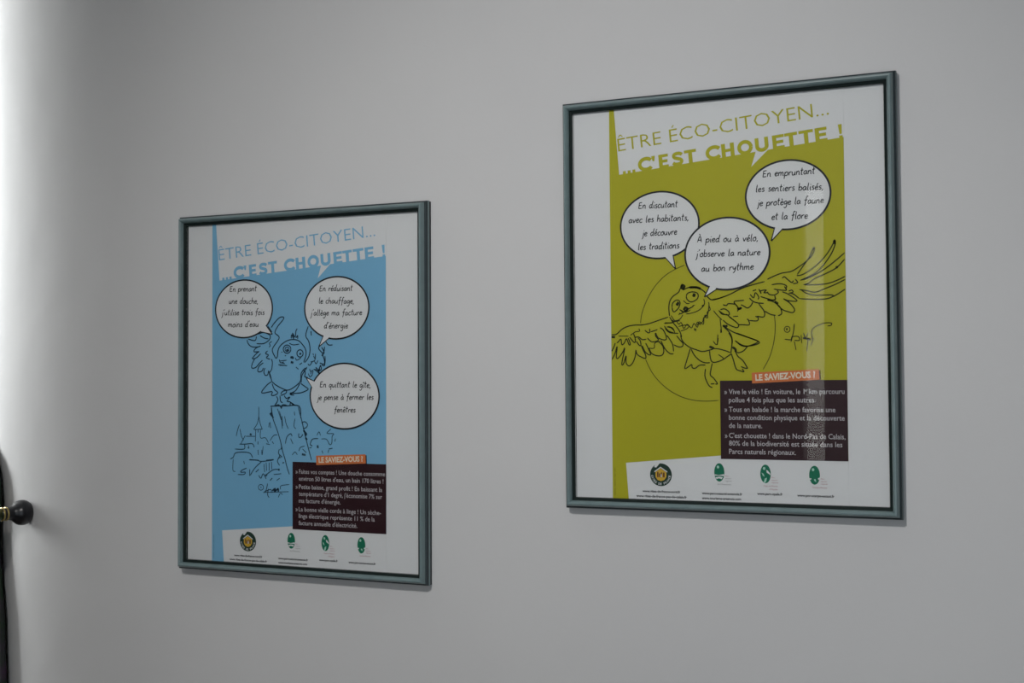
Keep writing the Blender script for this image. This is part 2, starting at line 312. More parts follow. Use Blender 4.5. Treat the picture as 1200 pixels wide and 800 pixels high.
# ------------------------------------------------------------------ print data, millimetres from the centre of each glazed opening
ART = json.loads(r'''{"green":{"bubbles":[{"c":[-80.4,96.8],"r":[51.3,42.0],"tail":[-74.4,57.5,-60.0,40.9,-63.3,58.1],"lines":[["En discutant",-107.2,118.9,-56.0,118.1],["avec les habitants,",-120.2,101.5,-43.0,100.7],["je découvre",-103.6,84.2,-57.5,83.6],["les traditions",-108.1,66.6,-54.6,66.7]]},{"c":[5.7,56.8],"r":[52.9,44.3],"tail":[-17.0,15.9,-23.2,4.5,-8.4,13.5],"lines":[["À pied ou à vélo,",-31.3,72.1,44.0,70.6],["j'observe la nature",-33.9,54.6,47.2,53.1],["au bon rythme",-26.0,36.1,38.8,36.0]]},{"c":[81.2,124.3],"r":[51.1,41.8],"tail":[65.3,85.4,60.7,69.6,74.6,83.9],"lines":[["En empruntant",51.6,147.7,114.6,147.5],["les sentiers balisés,",43.3,130.2,123.2,127.9],["je protège la faune",43.8,113.0,124.0,111.7],["et la flore",61.9,95.1,105.0,94.4]]}],"owl":[[10,-1465,-395,-1390,-392,-1316,-331,-1236,-295,-1145,-281,-1044,-281,-943,-264,-831,-230,-698,-190],[20,-1465,-425,-1408,-428],[10,-1467,-609,-1427,-556,-1406,-502],[10,-1451,-713,-1410,-632,-1381,-546,-1394,-686,-1365,-692,-1308,-623,-1279,-569,-1321,-763,-1298,-769,-1263,-667,-1264,-753,-1225,-797,-1173,-754,-1139,-669,-1132,-593],[10,-1386,-502,-1363,-487,-1329,-455,-1318,-525,-1284,-504,-1255,-451,-1222,-527,-1205,-517,-1232,-441],[6,-1203,-409,-1169,-388,-1135,-367,-1079,-358,-1090,-325],[10,-1158,-388,-1141,-432,-1091,-433,-1046,-466,-990,-462],[10,-1215,-430,-1159,-496,-1136,-486,-1147,-410],[10,-1125,-486,-1081,-541,-1064,-530,-1074,-476,-1102,-443],[10,-1132,-593,-1116,-648,-1060,-686,-1004,-703,-1004,-660,-1037,-595,-1058,-541],[10,-1047,-541,-1003,-628,-937,-661,-969,-575,-1002,-510],[10,-958,-575,-925,-640,-859,-671,-792,-669,-764,-621,-780,-546,-834,-492],[10,-1011,-349,-967,-382,-944,-372,-949,-329],[10,-933,-372,-866,-352,-844,-342],[10,-979,-446,-924,-495,-857,-491,-834,-470,-867,-427,-872,-384],[10,-867,-384,-834,-449,-746,-477,-729,-440,-766,-354,-810,-321],[10,-801,-482,-747,-589,-681,-649,-637,-650],[10,-637,-623,-647,-538,-690,-463,-723,-419],[10,-754,-269,-633,-261],[10,-755,-301,-700,-366,-634,-389],[10,-721,-313,-666,-325,-634,-357],[6,-958,-575,-891,-576,-879,-512,-812,-492],[6,-1362,-416,-1305,-418,-1226,-419],[10,-684,-180,-692,-87,-682,-3,-642,61,-565,114,-545,160],[20,-531,151,-521,197,-497,168,-516,145],[10,-531,160,-520,211,-478,186,-507,150],[10,-507,140,-430,170,-335,167,-259,132,-217,93],[20,-430,170,-335,167,-278,146],[10,-649,-69,-643,-23,-604,13,-561,12,-547,-26,-567,-81,-616,-126,-640,-116,-649,-69],[20,-590,-20,-581,-43,-571,-20,-586,-11],[10,-465,65,-440,101,-383,113,-326,97,-312,55,-337,14,-404,-12,-451,18,-465,65],[20,-379,76,-365,61,-360,80,-379,76],[20,-500,-111,-481,-79,-452,-94,-467,-116,-496,-125],[10,-558,-156,-520,-147,-453,-103,-395,-77,-371,-54],[20,-371,-50,-369,-59],[20,-563,-154,-554,-158],[6,-504,10,-461,-28,-423,-30],[6,-553,-100,-510,-138],[6,-242,20,-233,-35,-262,-81,-320,-125,-405,-151,-472,-158],[6,-665,-171,-617,-238,-550,-221,-511,-166],[6,-181,-19,-177,-65,-197,-175,-245,-211,-264,-265,-341,-301],[20,-257,-53,-248,-72],[20,-230,-179,-221,-193],[6,-646,-256,-550,-240],[6,-570,-313,-493,-297,-436,-307,-465,-344,-542,-370],[6,-341,-291,-321,-264,-284,-302],[6,-370,-355,-342,-374],[10,-684,-189,-637,-265,-589,-322,-552,-379,-529,-445],[10,-743,-263,-656,-265],[10,-705,-310,-647,-330,-619,-387],[10,-744,-328,-686,-385,-571,-397],[10,-204,56,-148,8,-72,15,22,44],[6,-55,-124,-19,-171,19,-181],[6,-38,-234,-22,-400],[10,-543,-419,-530,-475,-492,-527,-426,-575,-350,-604,-274,-628,-208,-620,-123,-598],[10,-636,-538,-569,-567,-521,-559,-516,-522,-549,-484,-596,-427],[10,-421,-588,-456,-699,-496,-833,-448,-815,-405,-788,-400,-825,-362,-835,-305,-798,-229,-796],[10,-412,-593,-370,-673,-304,-738,-238,-767,-172,-768],[10,-230,-841,-240,-923,-222,-988,-186,-1053,-144,-1076],[10,-144,-773,-164,-860,-170,-920,-128,-961,-82,-1026,-110,-1030],[10,-166,-1030,-119,-1026],[10,-175,-620,-171,-685,-153,-750,-107,-764,-22,-738,44,-697,91,-666],[10,-123,-594,-67,-599,26,-624,82,-648],[20,-179,-570,-151,-579,-119,-596],[6,-131,-502,-85,-548,-65,-466],[6,-68,-668,-12,-706,-3,-724],[10,66,-405,103,-470,106,-543,96,-616,91,-652],[10,91,-652,118,-726,153,-845,209,-873,250,-883,227,-846],[10,147,-626,174,-690,238,-746,283,-819,292,-842,255,-837,214,-819],[20,111,-580,147,-608,151,-644],[10,159,-407,306,-465,425,-513,379,-548,286,-574,213,-559,158,-507],[10,296,-578,249,-628,193,-650,165,-644],[10,-140,8,-43,23,86,66,235,134,383,176,520,207],[10,-3,-246,60,-300,165,-344,192,-314,156,-271,72,-206],[10,187,-308,250,-310,324,-312,314,-254,294,-243],[10,325,-260,419,-267,435,-231,399,-210],[10,420,-210,493,-223,514,-197,504,-145,443,-60],[10,515,-151,587,-194,649,-206],[10,-55,-129,8,-173,72,-185,72,-148,20,-110,-34,-119],[6,-120,-127,-78,-181,-14,-246],[10,-1,-57,42,-69,63,-49,106,-50,159,-62,200,-115,232,-96],[10,179,-146,190,-105,138,-30,191,-16,265,-13],[10,222,-64,264,-86,306,-108,348,-78,370,-37],[6,125,-207,188,-204],[6,40,-174,156,-271],[10,329,16,370,-27,433,-50,506,-57],[10,340,57,381,14,403,76,444,23,433,-8],[10,465,27,548,-1,631,-25,652,6],[10,372,98,414,112],[10,445,121,476,63,466,95,539,103,507,73,559,71],[10,6,-330,80,-405,110,-489,104,-552],[10,6,-320,122,-396,280,-456,442,-522,394,-557,279,-571,205,-544,142,-501],[6,-70,-423,-77,-549],[6,-32,-361,-32,-403],[20,-4,-309,17,-325,54,-316],[20,179,-104,200,-115,232,-101],[10,551,232,630,267,734,302,843,317,940,371,1043,450,1095,556,1115,594,1121,555,1081,480,1043,450,991,382,913,276],[10,906,263,977,273,1092,339,1194,424,1271,510,1335,609,1361,671,1367,620,1321,508,1232,384,1129,286,976,215,950,210],[20,1108,588,1121,574],[20,1355,665,1361,620],[10,976,209,1065,238,1218,315,1345,405,1478,513],[10,1476,437,1381,340,1268,281,1116,217,1052,168,988,151],[20,1369,340,1394,346],[10,988,151,1115,146,1266,154,1392,193,1480,234],[10,1479,196,1354,138,1227,91,1126,56,1025,79,936,95],[10,961,88,1024,47,1125,21,1314,18,1326,-1,1263,-25,1125,-30,934,-14],[10,1326,-8,1402,34,1477,82],[10,934,-14,871,40,827,54],[10,733,238,759,256,797,222,848,182,867,207],[10,887,225,918,179,860,168],[10,602,165,706,174,783,146,770,107],[10,628,112,718,96,782,94,757,140],[10,808,80,846,92,859,66,807,55],[10,549,83,575,49,639,41,685,72,666,92],[10,639,34,639,-17,548,-14],[10,730,76,807,42,909,-39,806,-35,742,-8],[10,742,-8,819,-62,875,-140,855,-178,791,-164,727,-136,664,-70,645,-30],[10,548,-21,625,-43,702,-110,720,-187,675,-212],[10,638,-37,677,-57,664,-76],[6,-599,-230,-567,-284,-534,-264,-502,-339,-458,-287,-404,-335,-370,-279,-327,-328,-305,-259,-251,-292,-239,-208,-196,-213,-200,-146,-163,-115,-177,-62],[6,-621,-251,-654,-229],[6,-371,-342,-339,-354],[6,-543,-104,-477,-138,-412,-108]],"scene":[[6,-481,451,-613,399,-736,329,-848,226,-927,121,-996,-5,-1048,-143,-1066,-261],[6,-1004,-714,-961,-811,-895,-919,-786,-1037,-654,-1133,-513,-1198,-361,-1233,-209,-1241,-70,-1231],[6,631,-200,640,-314,633,-448,608,-582,559,-726,484,-859]],"sig":[[6,818,-379,814,-396,803,-408,788,-414,772,-411,758,-401,751,-386,751,-369,759,-354,772,-345,789,-343,804,-349,815,-362,818,-379],[6,788,-376,782,-385,773,-382,773,-370,782,-367,788,-376],[10,871,-313,863,-388,848,-456,827,-531],[10,752,-496,827,-504,841,-470,916,-468,929,-513,868,-512],[6,868,-525,887,-628],[6,950,-452,956,-548],[10,978,-425,1004,-487,1032,-426],[20,970,-486,1018,-494,1065,-509],[6,1031,-508,1015,-644],[10,1064,-577,1085,-509,1073,-427,1101,-367,1168,-334,1243,-312,1309,-317,1302,-344,1262,-347],[6,1072,-475,1112,-510]]},"blue":{"bubbles":[{"c":[-94.4,121.4],"r":[50.2,42.1],"tail":[-54.7,95.4,-44.3,83.5,-64.4,87.8],"lines":[["En prenant",-118.8,147.3,-71.3,146.5],["une douche,",-120.3,129.8,-69.8,128.4],["j'utilise trois fois",-134.1,112.9,-57.8,112.0],["moins d'eau",-121.8,95.5,-68.3,94.9]]},{"c":[63.9,118.8],"r":[52.8,43.8],"tail":[42.0,78.5,34.8,64.6,51.3,76.4],"lines":[["En réduisant",36.3,143.1,90.7,142.1],["le chauffage,",35.5,125.7,92.1,123.9],["j'allège ma facture",20.5,108.9,105.7,107.6],["d'énergie",44.0,90.2,82.9,89.7]]},{"c":[76.7,-5.3],"r":[56.2,45.8],"tail":[28.2,15.1,13.3,21.2,23.9,6.7],"lines":[["En quittant le gîte,",37.1,7.1,118.7,6.6],["je pense à fermer les",31.9,-10.7,124.1,-9.9],["fenêtres",60.8,-28.1,95.2,-27.9]]}],"owl":[[10,-465,928,-406,1000,-318,1072,-252,1077,-259,1040,-347,950,-399,859,-333,802,-340,753,-443,620,-406,521,-377,490,-355,521,-347,606],[10,-525,954,-451,866],[10,-884,762,-869,712,-808,662,-703,654,-644,672],[10,-869,774,-748,748,-719,809],[10,-718,704,-599,702,-510,744,-480,793,-495,830,-599,863,-689,840],[10,-659,820,-584,782,-510,769],[10,-659,666,-733,636,-763,587,-673,586,-703,574,-793,488,-718,500,-644,561],[10,-748,488,-793,414,-801,352,-733,358,-673,413,-614,462],[10,-599,425,-673,376,-696,302,-629,302,-599,351],[10,-569,351,-591,301,-569,246,-524,252,-510,313],[10,-525,596,-562,560,-510,535,-547,498,-480,473],[6,-451,731,-495,707,-480,670,-502,651],[10,-458,479,-443,423,-458,325,-495,276,-465,190],[6,-325,471,-303,422,-244,434],[10,-355,533,-333,631,-259,703,-142,750,-11,742,76,674,126,600,126,515,90,425],[10,-120,768,-113,823,-77,761,-98,847,-55,785,-40,871,-18,907],[10,-40,773,-11,809,-11,760],[10,-126,616,-133,589,-154,568,-183,558,-213,562,-238,578,-253,603,-253,632,-238,656,-213,672,-183,675,-154,664,-133,643,-126,616],[6,-155,614,-168,589,-198,583,-222,601,-222,628,-198,645,-168,639,-155,614],[20,-201,613,-186,604,-183,617],[10,81,552,75,529,59,511,36,502,11,505,-10,519,-21,541,-21,566,-10,587,11,601,36,604,59,595,75,576,81,552],[20,21,553,35,547,35,559],[6,-157,702,-84,676,18,687],[6,-274,581,-288,569],[20,-135,494,-98,500,-87,475],[20,-128,433,-84,420],[6,-48,493,-26,456,47,492],[6,-318,385,-215,385],[6,-318,447,-201,458],[6,-40,359,3,328],[6,-230,525,-208,521],[10,169,939,126,807,177,721,198,611,176,503,104,419],[10,213,866,220,805],[10,413,765,356,658,348,610,420,554,441,644],[10,398,549,434,464,441,379,391,386],[10,377,380,384,320,320,308],[10,291,356,348,284,291,175],[10,462,716,505,668,576,667],[6,248,550,255,526],[6,291,550,277,453,205,430],[6,162,406,191,381,234,429],[10,148,358,104,297,61,237,47,128],[6,191,333,205,297,248,308,234,248],[10,76,322,119,285,104,224],[10,-503,301,-473,229,-454,157],[10,-454,157,-386,106,-252,45,-154,34,-21,105,39,166,45,257,76,307,124,348],[10,-454,152,-534,106,-627,9,-596,-12,-448,9,-460,-42,-399,-42,-350,-6,-411,45,-448,127],[10,39,126,124,75,165,40,51,-6,-69,-16,-130,-16],[10,27,126,-45,24,-142,-26,-69,-42],[10,-301,-27,-264,14,-203,24,-215,-16,-301,-47],[10,-374,-57,-349,-98,-362,-139,-411,-200],[10,-313,-47,-301,-129,-264,-149],[10,-239,-47,-203,-88,-142,-67,-191,-128,-142,-138,-45,-193],[10,-386,-190,-337,-180,-300,-210,-288,-230,-264,-179,-191,-189],[10,-142,-199,-130,-148,-81,-189],[10,-466,-206,-448,-201,-215,-195,15,-198,39,-370],[10,-460,-211,-448,-303,-423,-374],[20,-472,-303,-448,-313],[10,100,226,160,206],[6,207,256,219,297],[10,291,336,339,276,362,356],[20,-142,-21,-112,-18],[10,390,639,434,563,390,514],[10,448,514,442,402,360,415],[10,375,390,331,303,257,329],[6,272,441,301,403,331,453],[6,257,516,278,478],[6,168,267,198,217,242,254],[6,-341,396,-190,380],[6,-296,426,-229,408],[6,20,393,64,418]],"scene":[[20,-485,-301,-447,-344],[6,-680,-205,-680,-346,-706,-454,-772,-541],[6,-680,-346,-654,-453,-615,-539],[6,-732,-540,-739,-713],[6,-648,-539,-647,-658,-563,-656,-511,-731],[6,-693,-540,-693,-583],[6,-693,-712,-693,-755],[6,-759,-541,-615,-533],[6,-903,-640,-745,-638],[6,-916,-629,-995,-750],[6,-1016,-468,-1049,-544,-1075,-642],[6,-1009,-533,-982,-641,-943,-695],[10,-1022,-756,-916,-754,-791,-746,-758,-800],[10,-1101,-828,-936,-825,-929,-759],[6,-863,-769,-850,-812,-877,-802],[10,-1181,-976,-1128,-948,-1075,-881,-850,-877,-784,-951],[6,-498,-441,-505,-505],[6,-485,-430,-472,-516],[6,-485,-698,-421,-622,-356,-610],[6,-446,-708,-421,-740],[6,-693,-831,-686,-906],[6,-628,-829,-621,-905,-602,-775],[6,-550,-742,-485,-752],[6,-837,-974,-680,-981],[6,-550,-978,-420,-965],[6,-356,-236,-292,-396],[6,-279,-342,-266,-481],[20,-837,-606,-804,-617],[10,-460,-210,-453,-322,-408,-440,-343,-589,-286,-770,-305,-823],[10,2,-207,21,-287,59,-403,84,-498,116,-614,147,-719,185,-846,222,-961],[10,53,-435,109,-418,154,-455,135,-498,78,-519],[20,84,-541,135,-593,109,-614],[20,122,-646,147,-677],[6,-323,-268,-285,-396,-272,-524],[6,-233,-342,-208,-448,-169,-522],[6,-68,-277,-61,-330],[6,-55,-372,-74,-479,-42,-521],[10,-323,-813,-336,-877,-272,-929],[10,-220,-736,-195,-640,-131,-591,-106,-628],[6,-131,-660,-93,-734],[10,8,-584,8,-637,46,-636,78,-594],[6,8,-838,34,-785,109,-762],[6,-106,-894,-55,-850,-17,-892],[20,59,-880,122,-889],[6,72,-805,135,-857],[10,197,-740,235,-665,335,-653],[10,235,-760,197,-740],[6,310,-611,347,-558,372,-610],[6,385,-658,472,-661,521,-734,558,-712,564,-618,589,-581,478,-577,546,-514],[20,322,-748,329,-790],[10,509,-797,570,-786],[6,620,-649,607,-691],[6,185,-787,222,-782],[6,397,-820,409,-862],[6,496,-850,509,-808],[6,-1128,-971,-1134,-1134,-1088,-1155],[10,-1048,-1197,-942,-1194,-916,-1161,-995,-1163,-968,-1130,-889,-1101],[6,-942,-1000,-929,-1042],[10,-850,-981,-706,-983,-628,-998,-420,-972],[10,-628,-998,-732,-1081,-797,-1158,-824,-1202],[10,-837,-1116,-837,-1213],[10,-680,-1112,-732,-1156],[6,-550,-1012,-543,-1130],[6,-498,-1011,-498,-1129],[6,-459,-999,-453,-1106],[6,-589,-1034,-576,-1152],[10,-563,-1205,-511,-1161,-420,-1111,-318,-1108],[20,-563,-1205,-537,-1183],[20,-343,-1114,-318,-1103],[10,-680,-1198,-641,-1240,-602,-1174,-550,-1248],[10,-485,-1268,-446,-1234],[10,-343,-868,-318,-911,-356,-986,-318,-1049],[10,-292,-739,-266,-845,-228,-951,-190,-1078,-151,-1173],[20,-260,-1000,-253,-1016],[6,-292,-931,-343,-943],[6,-420,-1180,-292,-1166],[6,-369,-1264,-317,-1231]],"sig":[[6,-596,-1370,-607,-1396,-633,-1411,-663,-1407,-682,-1386,-682,-1358,-663,-1336,-633,-1331,-607,-1344,-596,-1370],[6,-640,-1358,-638,-1385],[10,-524,-1312,-550,-1409,-575,-1431,-472,-1396,-459,-1438],[10,-511,-1386,-524,-1472,-498,-1514],[20,-446,-1416,-395,-1382,-407,-1426,-343,-1381,-343,-1424],[6,-601,-1443,-164,-1418],[6,-343,-1509,-305,-1444,-266,-1464],[6,-305,-1390,-292,-1337,-151,-1316]]}}''')


class Sheet:
    """flat printed shapes in mm, x right, z up, each on its own ink layer"""

    def __init__(self):
        self.bm = bmesh.new()

    def poly(self, pts, layer, mi=0):
        vs = [self.bm.verts.new((x / 1000, -layer / 1000, z / 1000)) for x, z in pts]
        f = self.bm.faces.new(vs)
        f.material_index = mi
        f.normal_update()
        if len(vs) > 4:
            bmesh.ops.triangulate(self.bm, faces=[f])

    def fan(self, cx, cz, rx, rz, layer, mi=0, n=48, a0=0.0, a1=2 * pi):
        full = abs(a1 - a0 - 2 * pi) < 1e-6
        k = n if full else n + 1
        self.poly([(cx + rx * cos(a0 + (a1 - a0) * i / n), cz + rz * sin(a0 + (a1 - a0) * i / n)) for i in range(k)], layer, mi)

    def ribbon(self, pts, w, layer, mi=0, smooth=True, taper=True):
        if smooth and len(pts) > 2:
            q = []
            n = len(pts)
            closed = (abs(pts[0][0] - pts[-1][0]) + abs(pts[0][1] - pts[-1][1])) < 0.05
            for i in range(n - 1):
                p0 = pts[i - 1] if i > 0 else (pts[n - 2] if closed else pts[0])
                p1, p2 = pts[i], pts[i + 1]
                p3 = pts[i + 2] if i + 2 < n else (pts[1] if closed else pts[n - 1])
                for s in range(4):
                    t = s / 4
                    a = [0.5 * (2 * p1[k] + (p2[k] - p0[k]) * t + (2 * p0[k] - 5 * p1[k] + 4 * p2[k] - p3[k]) * t * t
                         + (3 * p1[k] - p0[k] - 3 * p2[k] + p3[k]) * t ** 3) for k in (0, 1)]
                    q.append(tuple(a))
            q.append(pts[-1])
            pts = q
        pts = [p for i, p in enumerate(pts) if i == 0 or abs(p[0] - pts[i - 1][0]) + abs(p[1] - pts[i - 1][1]) > 1e-4]
        n = len(pts)
        if n < 2:
            return
        L, R = [], []
        for i in range(n):
            a = pts[max(i - 1, 0)]
            b = pts[min(i + 1, n - 1)]
            dx, dz = b[0] - a[0], b[1] - a[1]
            d = math.hypot(dx, dz)
            if d < 1e-5:
                dx, dz, d = 1, 0, 1
            k = w / 2
            if taper and n > 3 and (i == 0 or i == n - 1):
                k *= 0.55
            nx, nz = -dz / d * k, dx / d * k
            L.append(self.bm.verts.new(((pts[i][0] + nx) / 1000, -layer / 1000, (pts[i][1] + nz) / 1000)))
            R.append(self.bm.verts.new(((pts[i][0] - nx) / 1000, -layer / 1000, (pts[i][1] - nz) / 1000)))
        for i in range(n - 1):
            f = self.bm.faces.new((L[i], R[i], R[i + 1], L[i + 1]))
            f.material_index = mi

    def text(self, s, x0, z0, x1, z1, cap, layer, mi=0, bold=0.0, reflow=None):
        """type set on the baseline (x0,z0)-(x1,z1), cap height in mm"""
        vs, fs, w = type_mesh(s, bold)
        L = math.hypot(x1 - x0, z1 - z0)
        c, d = (x1 - x0) / L, (z1 - z0) / L
        kx, kz = L / w, cap / (0.682 + 2 * bold)
        vs = [(x, y + bold) for x, y in vs]
        ve = [self.bm.verts.new(((x0 + x * kx * c - y * kz * d) / 1000, -layer / 1000, (z0 + x * kx * d + y * kz * c) / 1000)) for x, y in vs]
        for f in fs:
            try:
                self.bm.faces.new([ve[i] for i in f]).material_index = mi
            except ValueError:
                pass

    def build(self, name, mats, parent, **props):
        me = bpy.data.meshes.new(name)
        self.bm.to_mesh(me)
        self.bm.free()
        for p in me.polygons:
            pass
        return link(name, me, mats, parent, **props)


_type = {}


def type_mesh(s, bold):
    key = (s, bold)
    if key not in _type:
        c = bpy.data.curves.new('type', 'FONT')
        c.body = s
        c.resolution_u = 2
        c.offset = bold
        o = bpy.data.objects.new('type', c)
        COL.objects.link(o)
        me = o.to_mesh()
        vs = [(v.co.x, v.co.y) for v in me.vertices]
        fs = [tuple(p.vertices) for p in me.polygons]
        o.to_mesh_clear()
        bpy.data.objects.remove(o)
        bpy.data.curves.remove(c)
        x0 = min(v[0] for v in vs)
        vs = [(x - x0, y) for x, y in vs]
        _type[key] = (vs, fs, max(v[0] for v in vs))
    return _type[key]


# handwriting: one pen stroke per list, x-height 1
HAND = {
    'a': (.95, ['.75,.8 .45,1 .12,.6 .2,.1 .5,.1 .78,.8', '.78,.95 .72,.3 .95,.05']),
    'b': (.9, ['.15,2 .12,0', '.12,.6 .5,1 .8,.6 .6,.05 .12,.1']),
    'c': (.8, ['.75,.85 .4,1 .1,.5 .3,0 .75,.15']),
    'd': (1.0, ['.72,.8 .4,1 .1,.5 .3,0 .72,.4', '.9,2.1 .72,.8 .75,.1 .95,.05']),
    'e': (.82, ['.12,.5 .65,.65 .6,.95 .3,.95 .1,.5 .3,.02 .78,.2']),
    'f': (.8, ['.85,1.85 .6,2.05 .42,1.4 .35,0 .25,-.6', '.05,.95 .75,1.05']),
    'g': (.9, ['.72,.8 .4,1 .1,.55 .3,.1 .72,.6', '.75,.95 .7,-.4 .4,-.85 .1,-.6']),
    'h': (.92, ['.18,2 .12,0', '.12,.6 .5,1 .7,.7 .7,.1 .88,.03']),
    'i': (.45, ['.2,1 .2,.1 .4,.03', '.22,1.45 .26,1.6']),
    'j': (.5, ['.32,1 .25,-.4 .0,-.9', '.34,1.45 .38,1.6']),
    'l': (.5, ['.25,2.05 .18,.2 .42,.03']),
    'm': (1.35, ['.12,1 .12,0', '.12,.6 .45,1 .6,.6 .6,0', '.6,.6 .95,1 1.1,.6 1.1,.1 1.28,.03']),
    'n': (.95, ['.12,1 .12,0', '.12,.6 .5,1 .7,.65 .7,.1 .9,.03']),
    'o': (.88, ['.42,1 .1,.6 .2,.05 .6,.05 .75,.6 .42,1 .8,.95']),
    'p': (.92, ['.15,1 .08,-.85', '.12,.5 .5,1 .82,.6 .6,.05 .12,.1']),
    'q': (.92, ['.72,.8 .4,1 .1,.5 .3,.02 .72,.5', '.75,1 .66,-.85']),
    'r': (.72, ['.15,1 .14,0', '.14,.55 .4,.95 .7,.9']),
    's': (.7, ['.62,.9 .3,1 .2,.65 .55,.4 .45,.02 .08,.08']),
    't': (.68, ['.32,1.9 .26,.2 .55,.05', '.02,1.15 .62,1.25']),
    'u': (.95, ['.12,1 .12,.25 .4,0 .72,.5', '.74,1 .72,.15 .92,.03']),
    'v': (.82, ['.08,1 .35,.02 .5,.3 .75,1']),
    'y': (.88, ['.1,1 .2,.35 .5,.3 .75,1', '.75,1 .6,-.3 .25,-.85']),
    'E': (1.05, ['.2,1.7 .15,0', '.15,1.65 .85,1.75', '.15,.9 .75,.95', '.15,.02 .9,.1']),
    'A': (1.15, ['.08,0 .55,1.8 1.0,0', '.25,.6 .85,.65']),
    ' ': (.72, []),
    ',': (.4, ['.22,.15 .08,-.35']),
    "'": (.35, ['.2,2.05 .12,1.6']),
}
ACC = {'é': ('e', '.35,1.3 .65,1.75'), 'è': ('e', '.25,1.75 .5,1.3'), 'ê': ('e', '.15,1.35 .4,1.7 .65,1.35'),
       'î': ('i', '.0,1.3 .22,1.65 .45,1.3'), 'à': ('a', '.3,1.75 .55,1.3'), 'À': ('A', '.3,2.4 .6,2.0')}


def pen(s):
    return [tuple(map(float, q.split(','))) for q in s.split()]


def handwrite(sh, line, layer, xh=4.4, w=1.15):
    txt, x0, z0, x1, z1 = line
    rnd = random.Random(txt)
    strokes, x = [], 0.0
    for ch in txt:
        base, acc = ACC.get(ch, (ch, None))
        adv, st = HAND[base]
        if ch == 'î':
            st = st[:1]
        jy = rnd.uniform(-.05, .05)
        for q in list(st) + ([acc] if acc else []):
            strokes.append([(x + a + .10 * b, b + jy) for a, b in pen(q)])
        x += adv * 1.02
    lo = min(p[0] for q in strokes for p in q)
    hi = max(p[0] for q in strokes for p in q)
    kx = (x1 - x0) / (hi - lo)
    for q in strokes:
        pts = [(x0 + (a - lo) * kx, z0 + (z1 - z0) * (a - lo) / (hi - lo) + b * xh) for a, b in q]
        sh.ribbon(pts, w, layer, smooth=len(pts) > 2)


def speech_bubble(parent, b, z, **props):
    (cx, cz), (rx, rz) = b['c'], b['r']
    t = b['tail']
    tail = [(t[0], t[1]), (t[2], t[3]), (t[4], t[5])]
    sh = Sheet()
    o = 1.15
    sh.fan(cx, cz, rx + o, rz + o, z, 0, 64)
    # outline of the tail: the same triangle grown around its own centre
    mx, mz = sum(p[0] for p in tail) / 3, sum(p[1] for p in tail) / 3
    tx, tz = tail[1]
    for i in (0, 2):
        sh.ribbon([tail[i], tail[1]], 1.7, z, 0, smooth=False, taper=False)
    sh.fan(cx, cz, rx - o, rz - o, z + .08, 1, 64)
    # the tail's white runs on into the balloon
    k = 0.35
    a = (tail[0][0] + (cx - tail[0][0]) * .12, tail[0][1] + (cz - tail[0][1]) * .12)
    c = (tail[2][0] + (cx - tail[2][0]) * .12, tail[2][1] + (cz - tail[2][1]) * .12)
    ins = .6
    d0 = math.hypot(tx - mx, tz - mz)
    tip = (tx + (mx - tx) * 2.2 / d0, tz + (mz - tz) * 2.2 / d0)

    def inset(p):
        d = math.hypot(p[0] - mx, p[1] - mz)
        return (p[0] + (mx - p[0]) * ins / d, p[1] + (mz - p[1]) * ins / d)
    sh.poly([a, inset(tail[0]), tip, inset(tail[2]), c], z + .12, 1)
    o = sh.build('speech_bubble', [M['black'], M['white']], parent, **props)
    sh = Sheet()
    for ln in b['lines']:
        handwrite(sh, ln, z + .17)
    # the handwriting is print inside the balloon: joined into its mesh
    me2 = bpy.data.meshes.new('pen')
    sh.bm.to_mesh(me2)
    sh.bm.free()
    bm = bmesh.new()
    bm.from_mesh(o.data)
    bm.from_mesh(me2)
    bm.to_mesh(o.data)
    bm.free()
    bpy.data.meshes.remove(me2)
    return o


BOLD = [('C', -107.0, -89.6), ("'", -88.9, -83.8), ('E', -79.5, -67.0), ('S', -62.7, -47.1), ('T', -46.1, -30.7), ('C', -18.9, -1.3), ('H', 1.2, 17.3), ('O', 21.2, 40.1), ('U', 43.0, 59.7), ('E', 64.4, 78.7), ('T', 79.4, 94.8), ('T', 96.4, 113.7), ('E', 115.7, 129.8), ('!', 143.3, 147.8)]


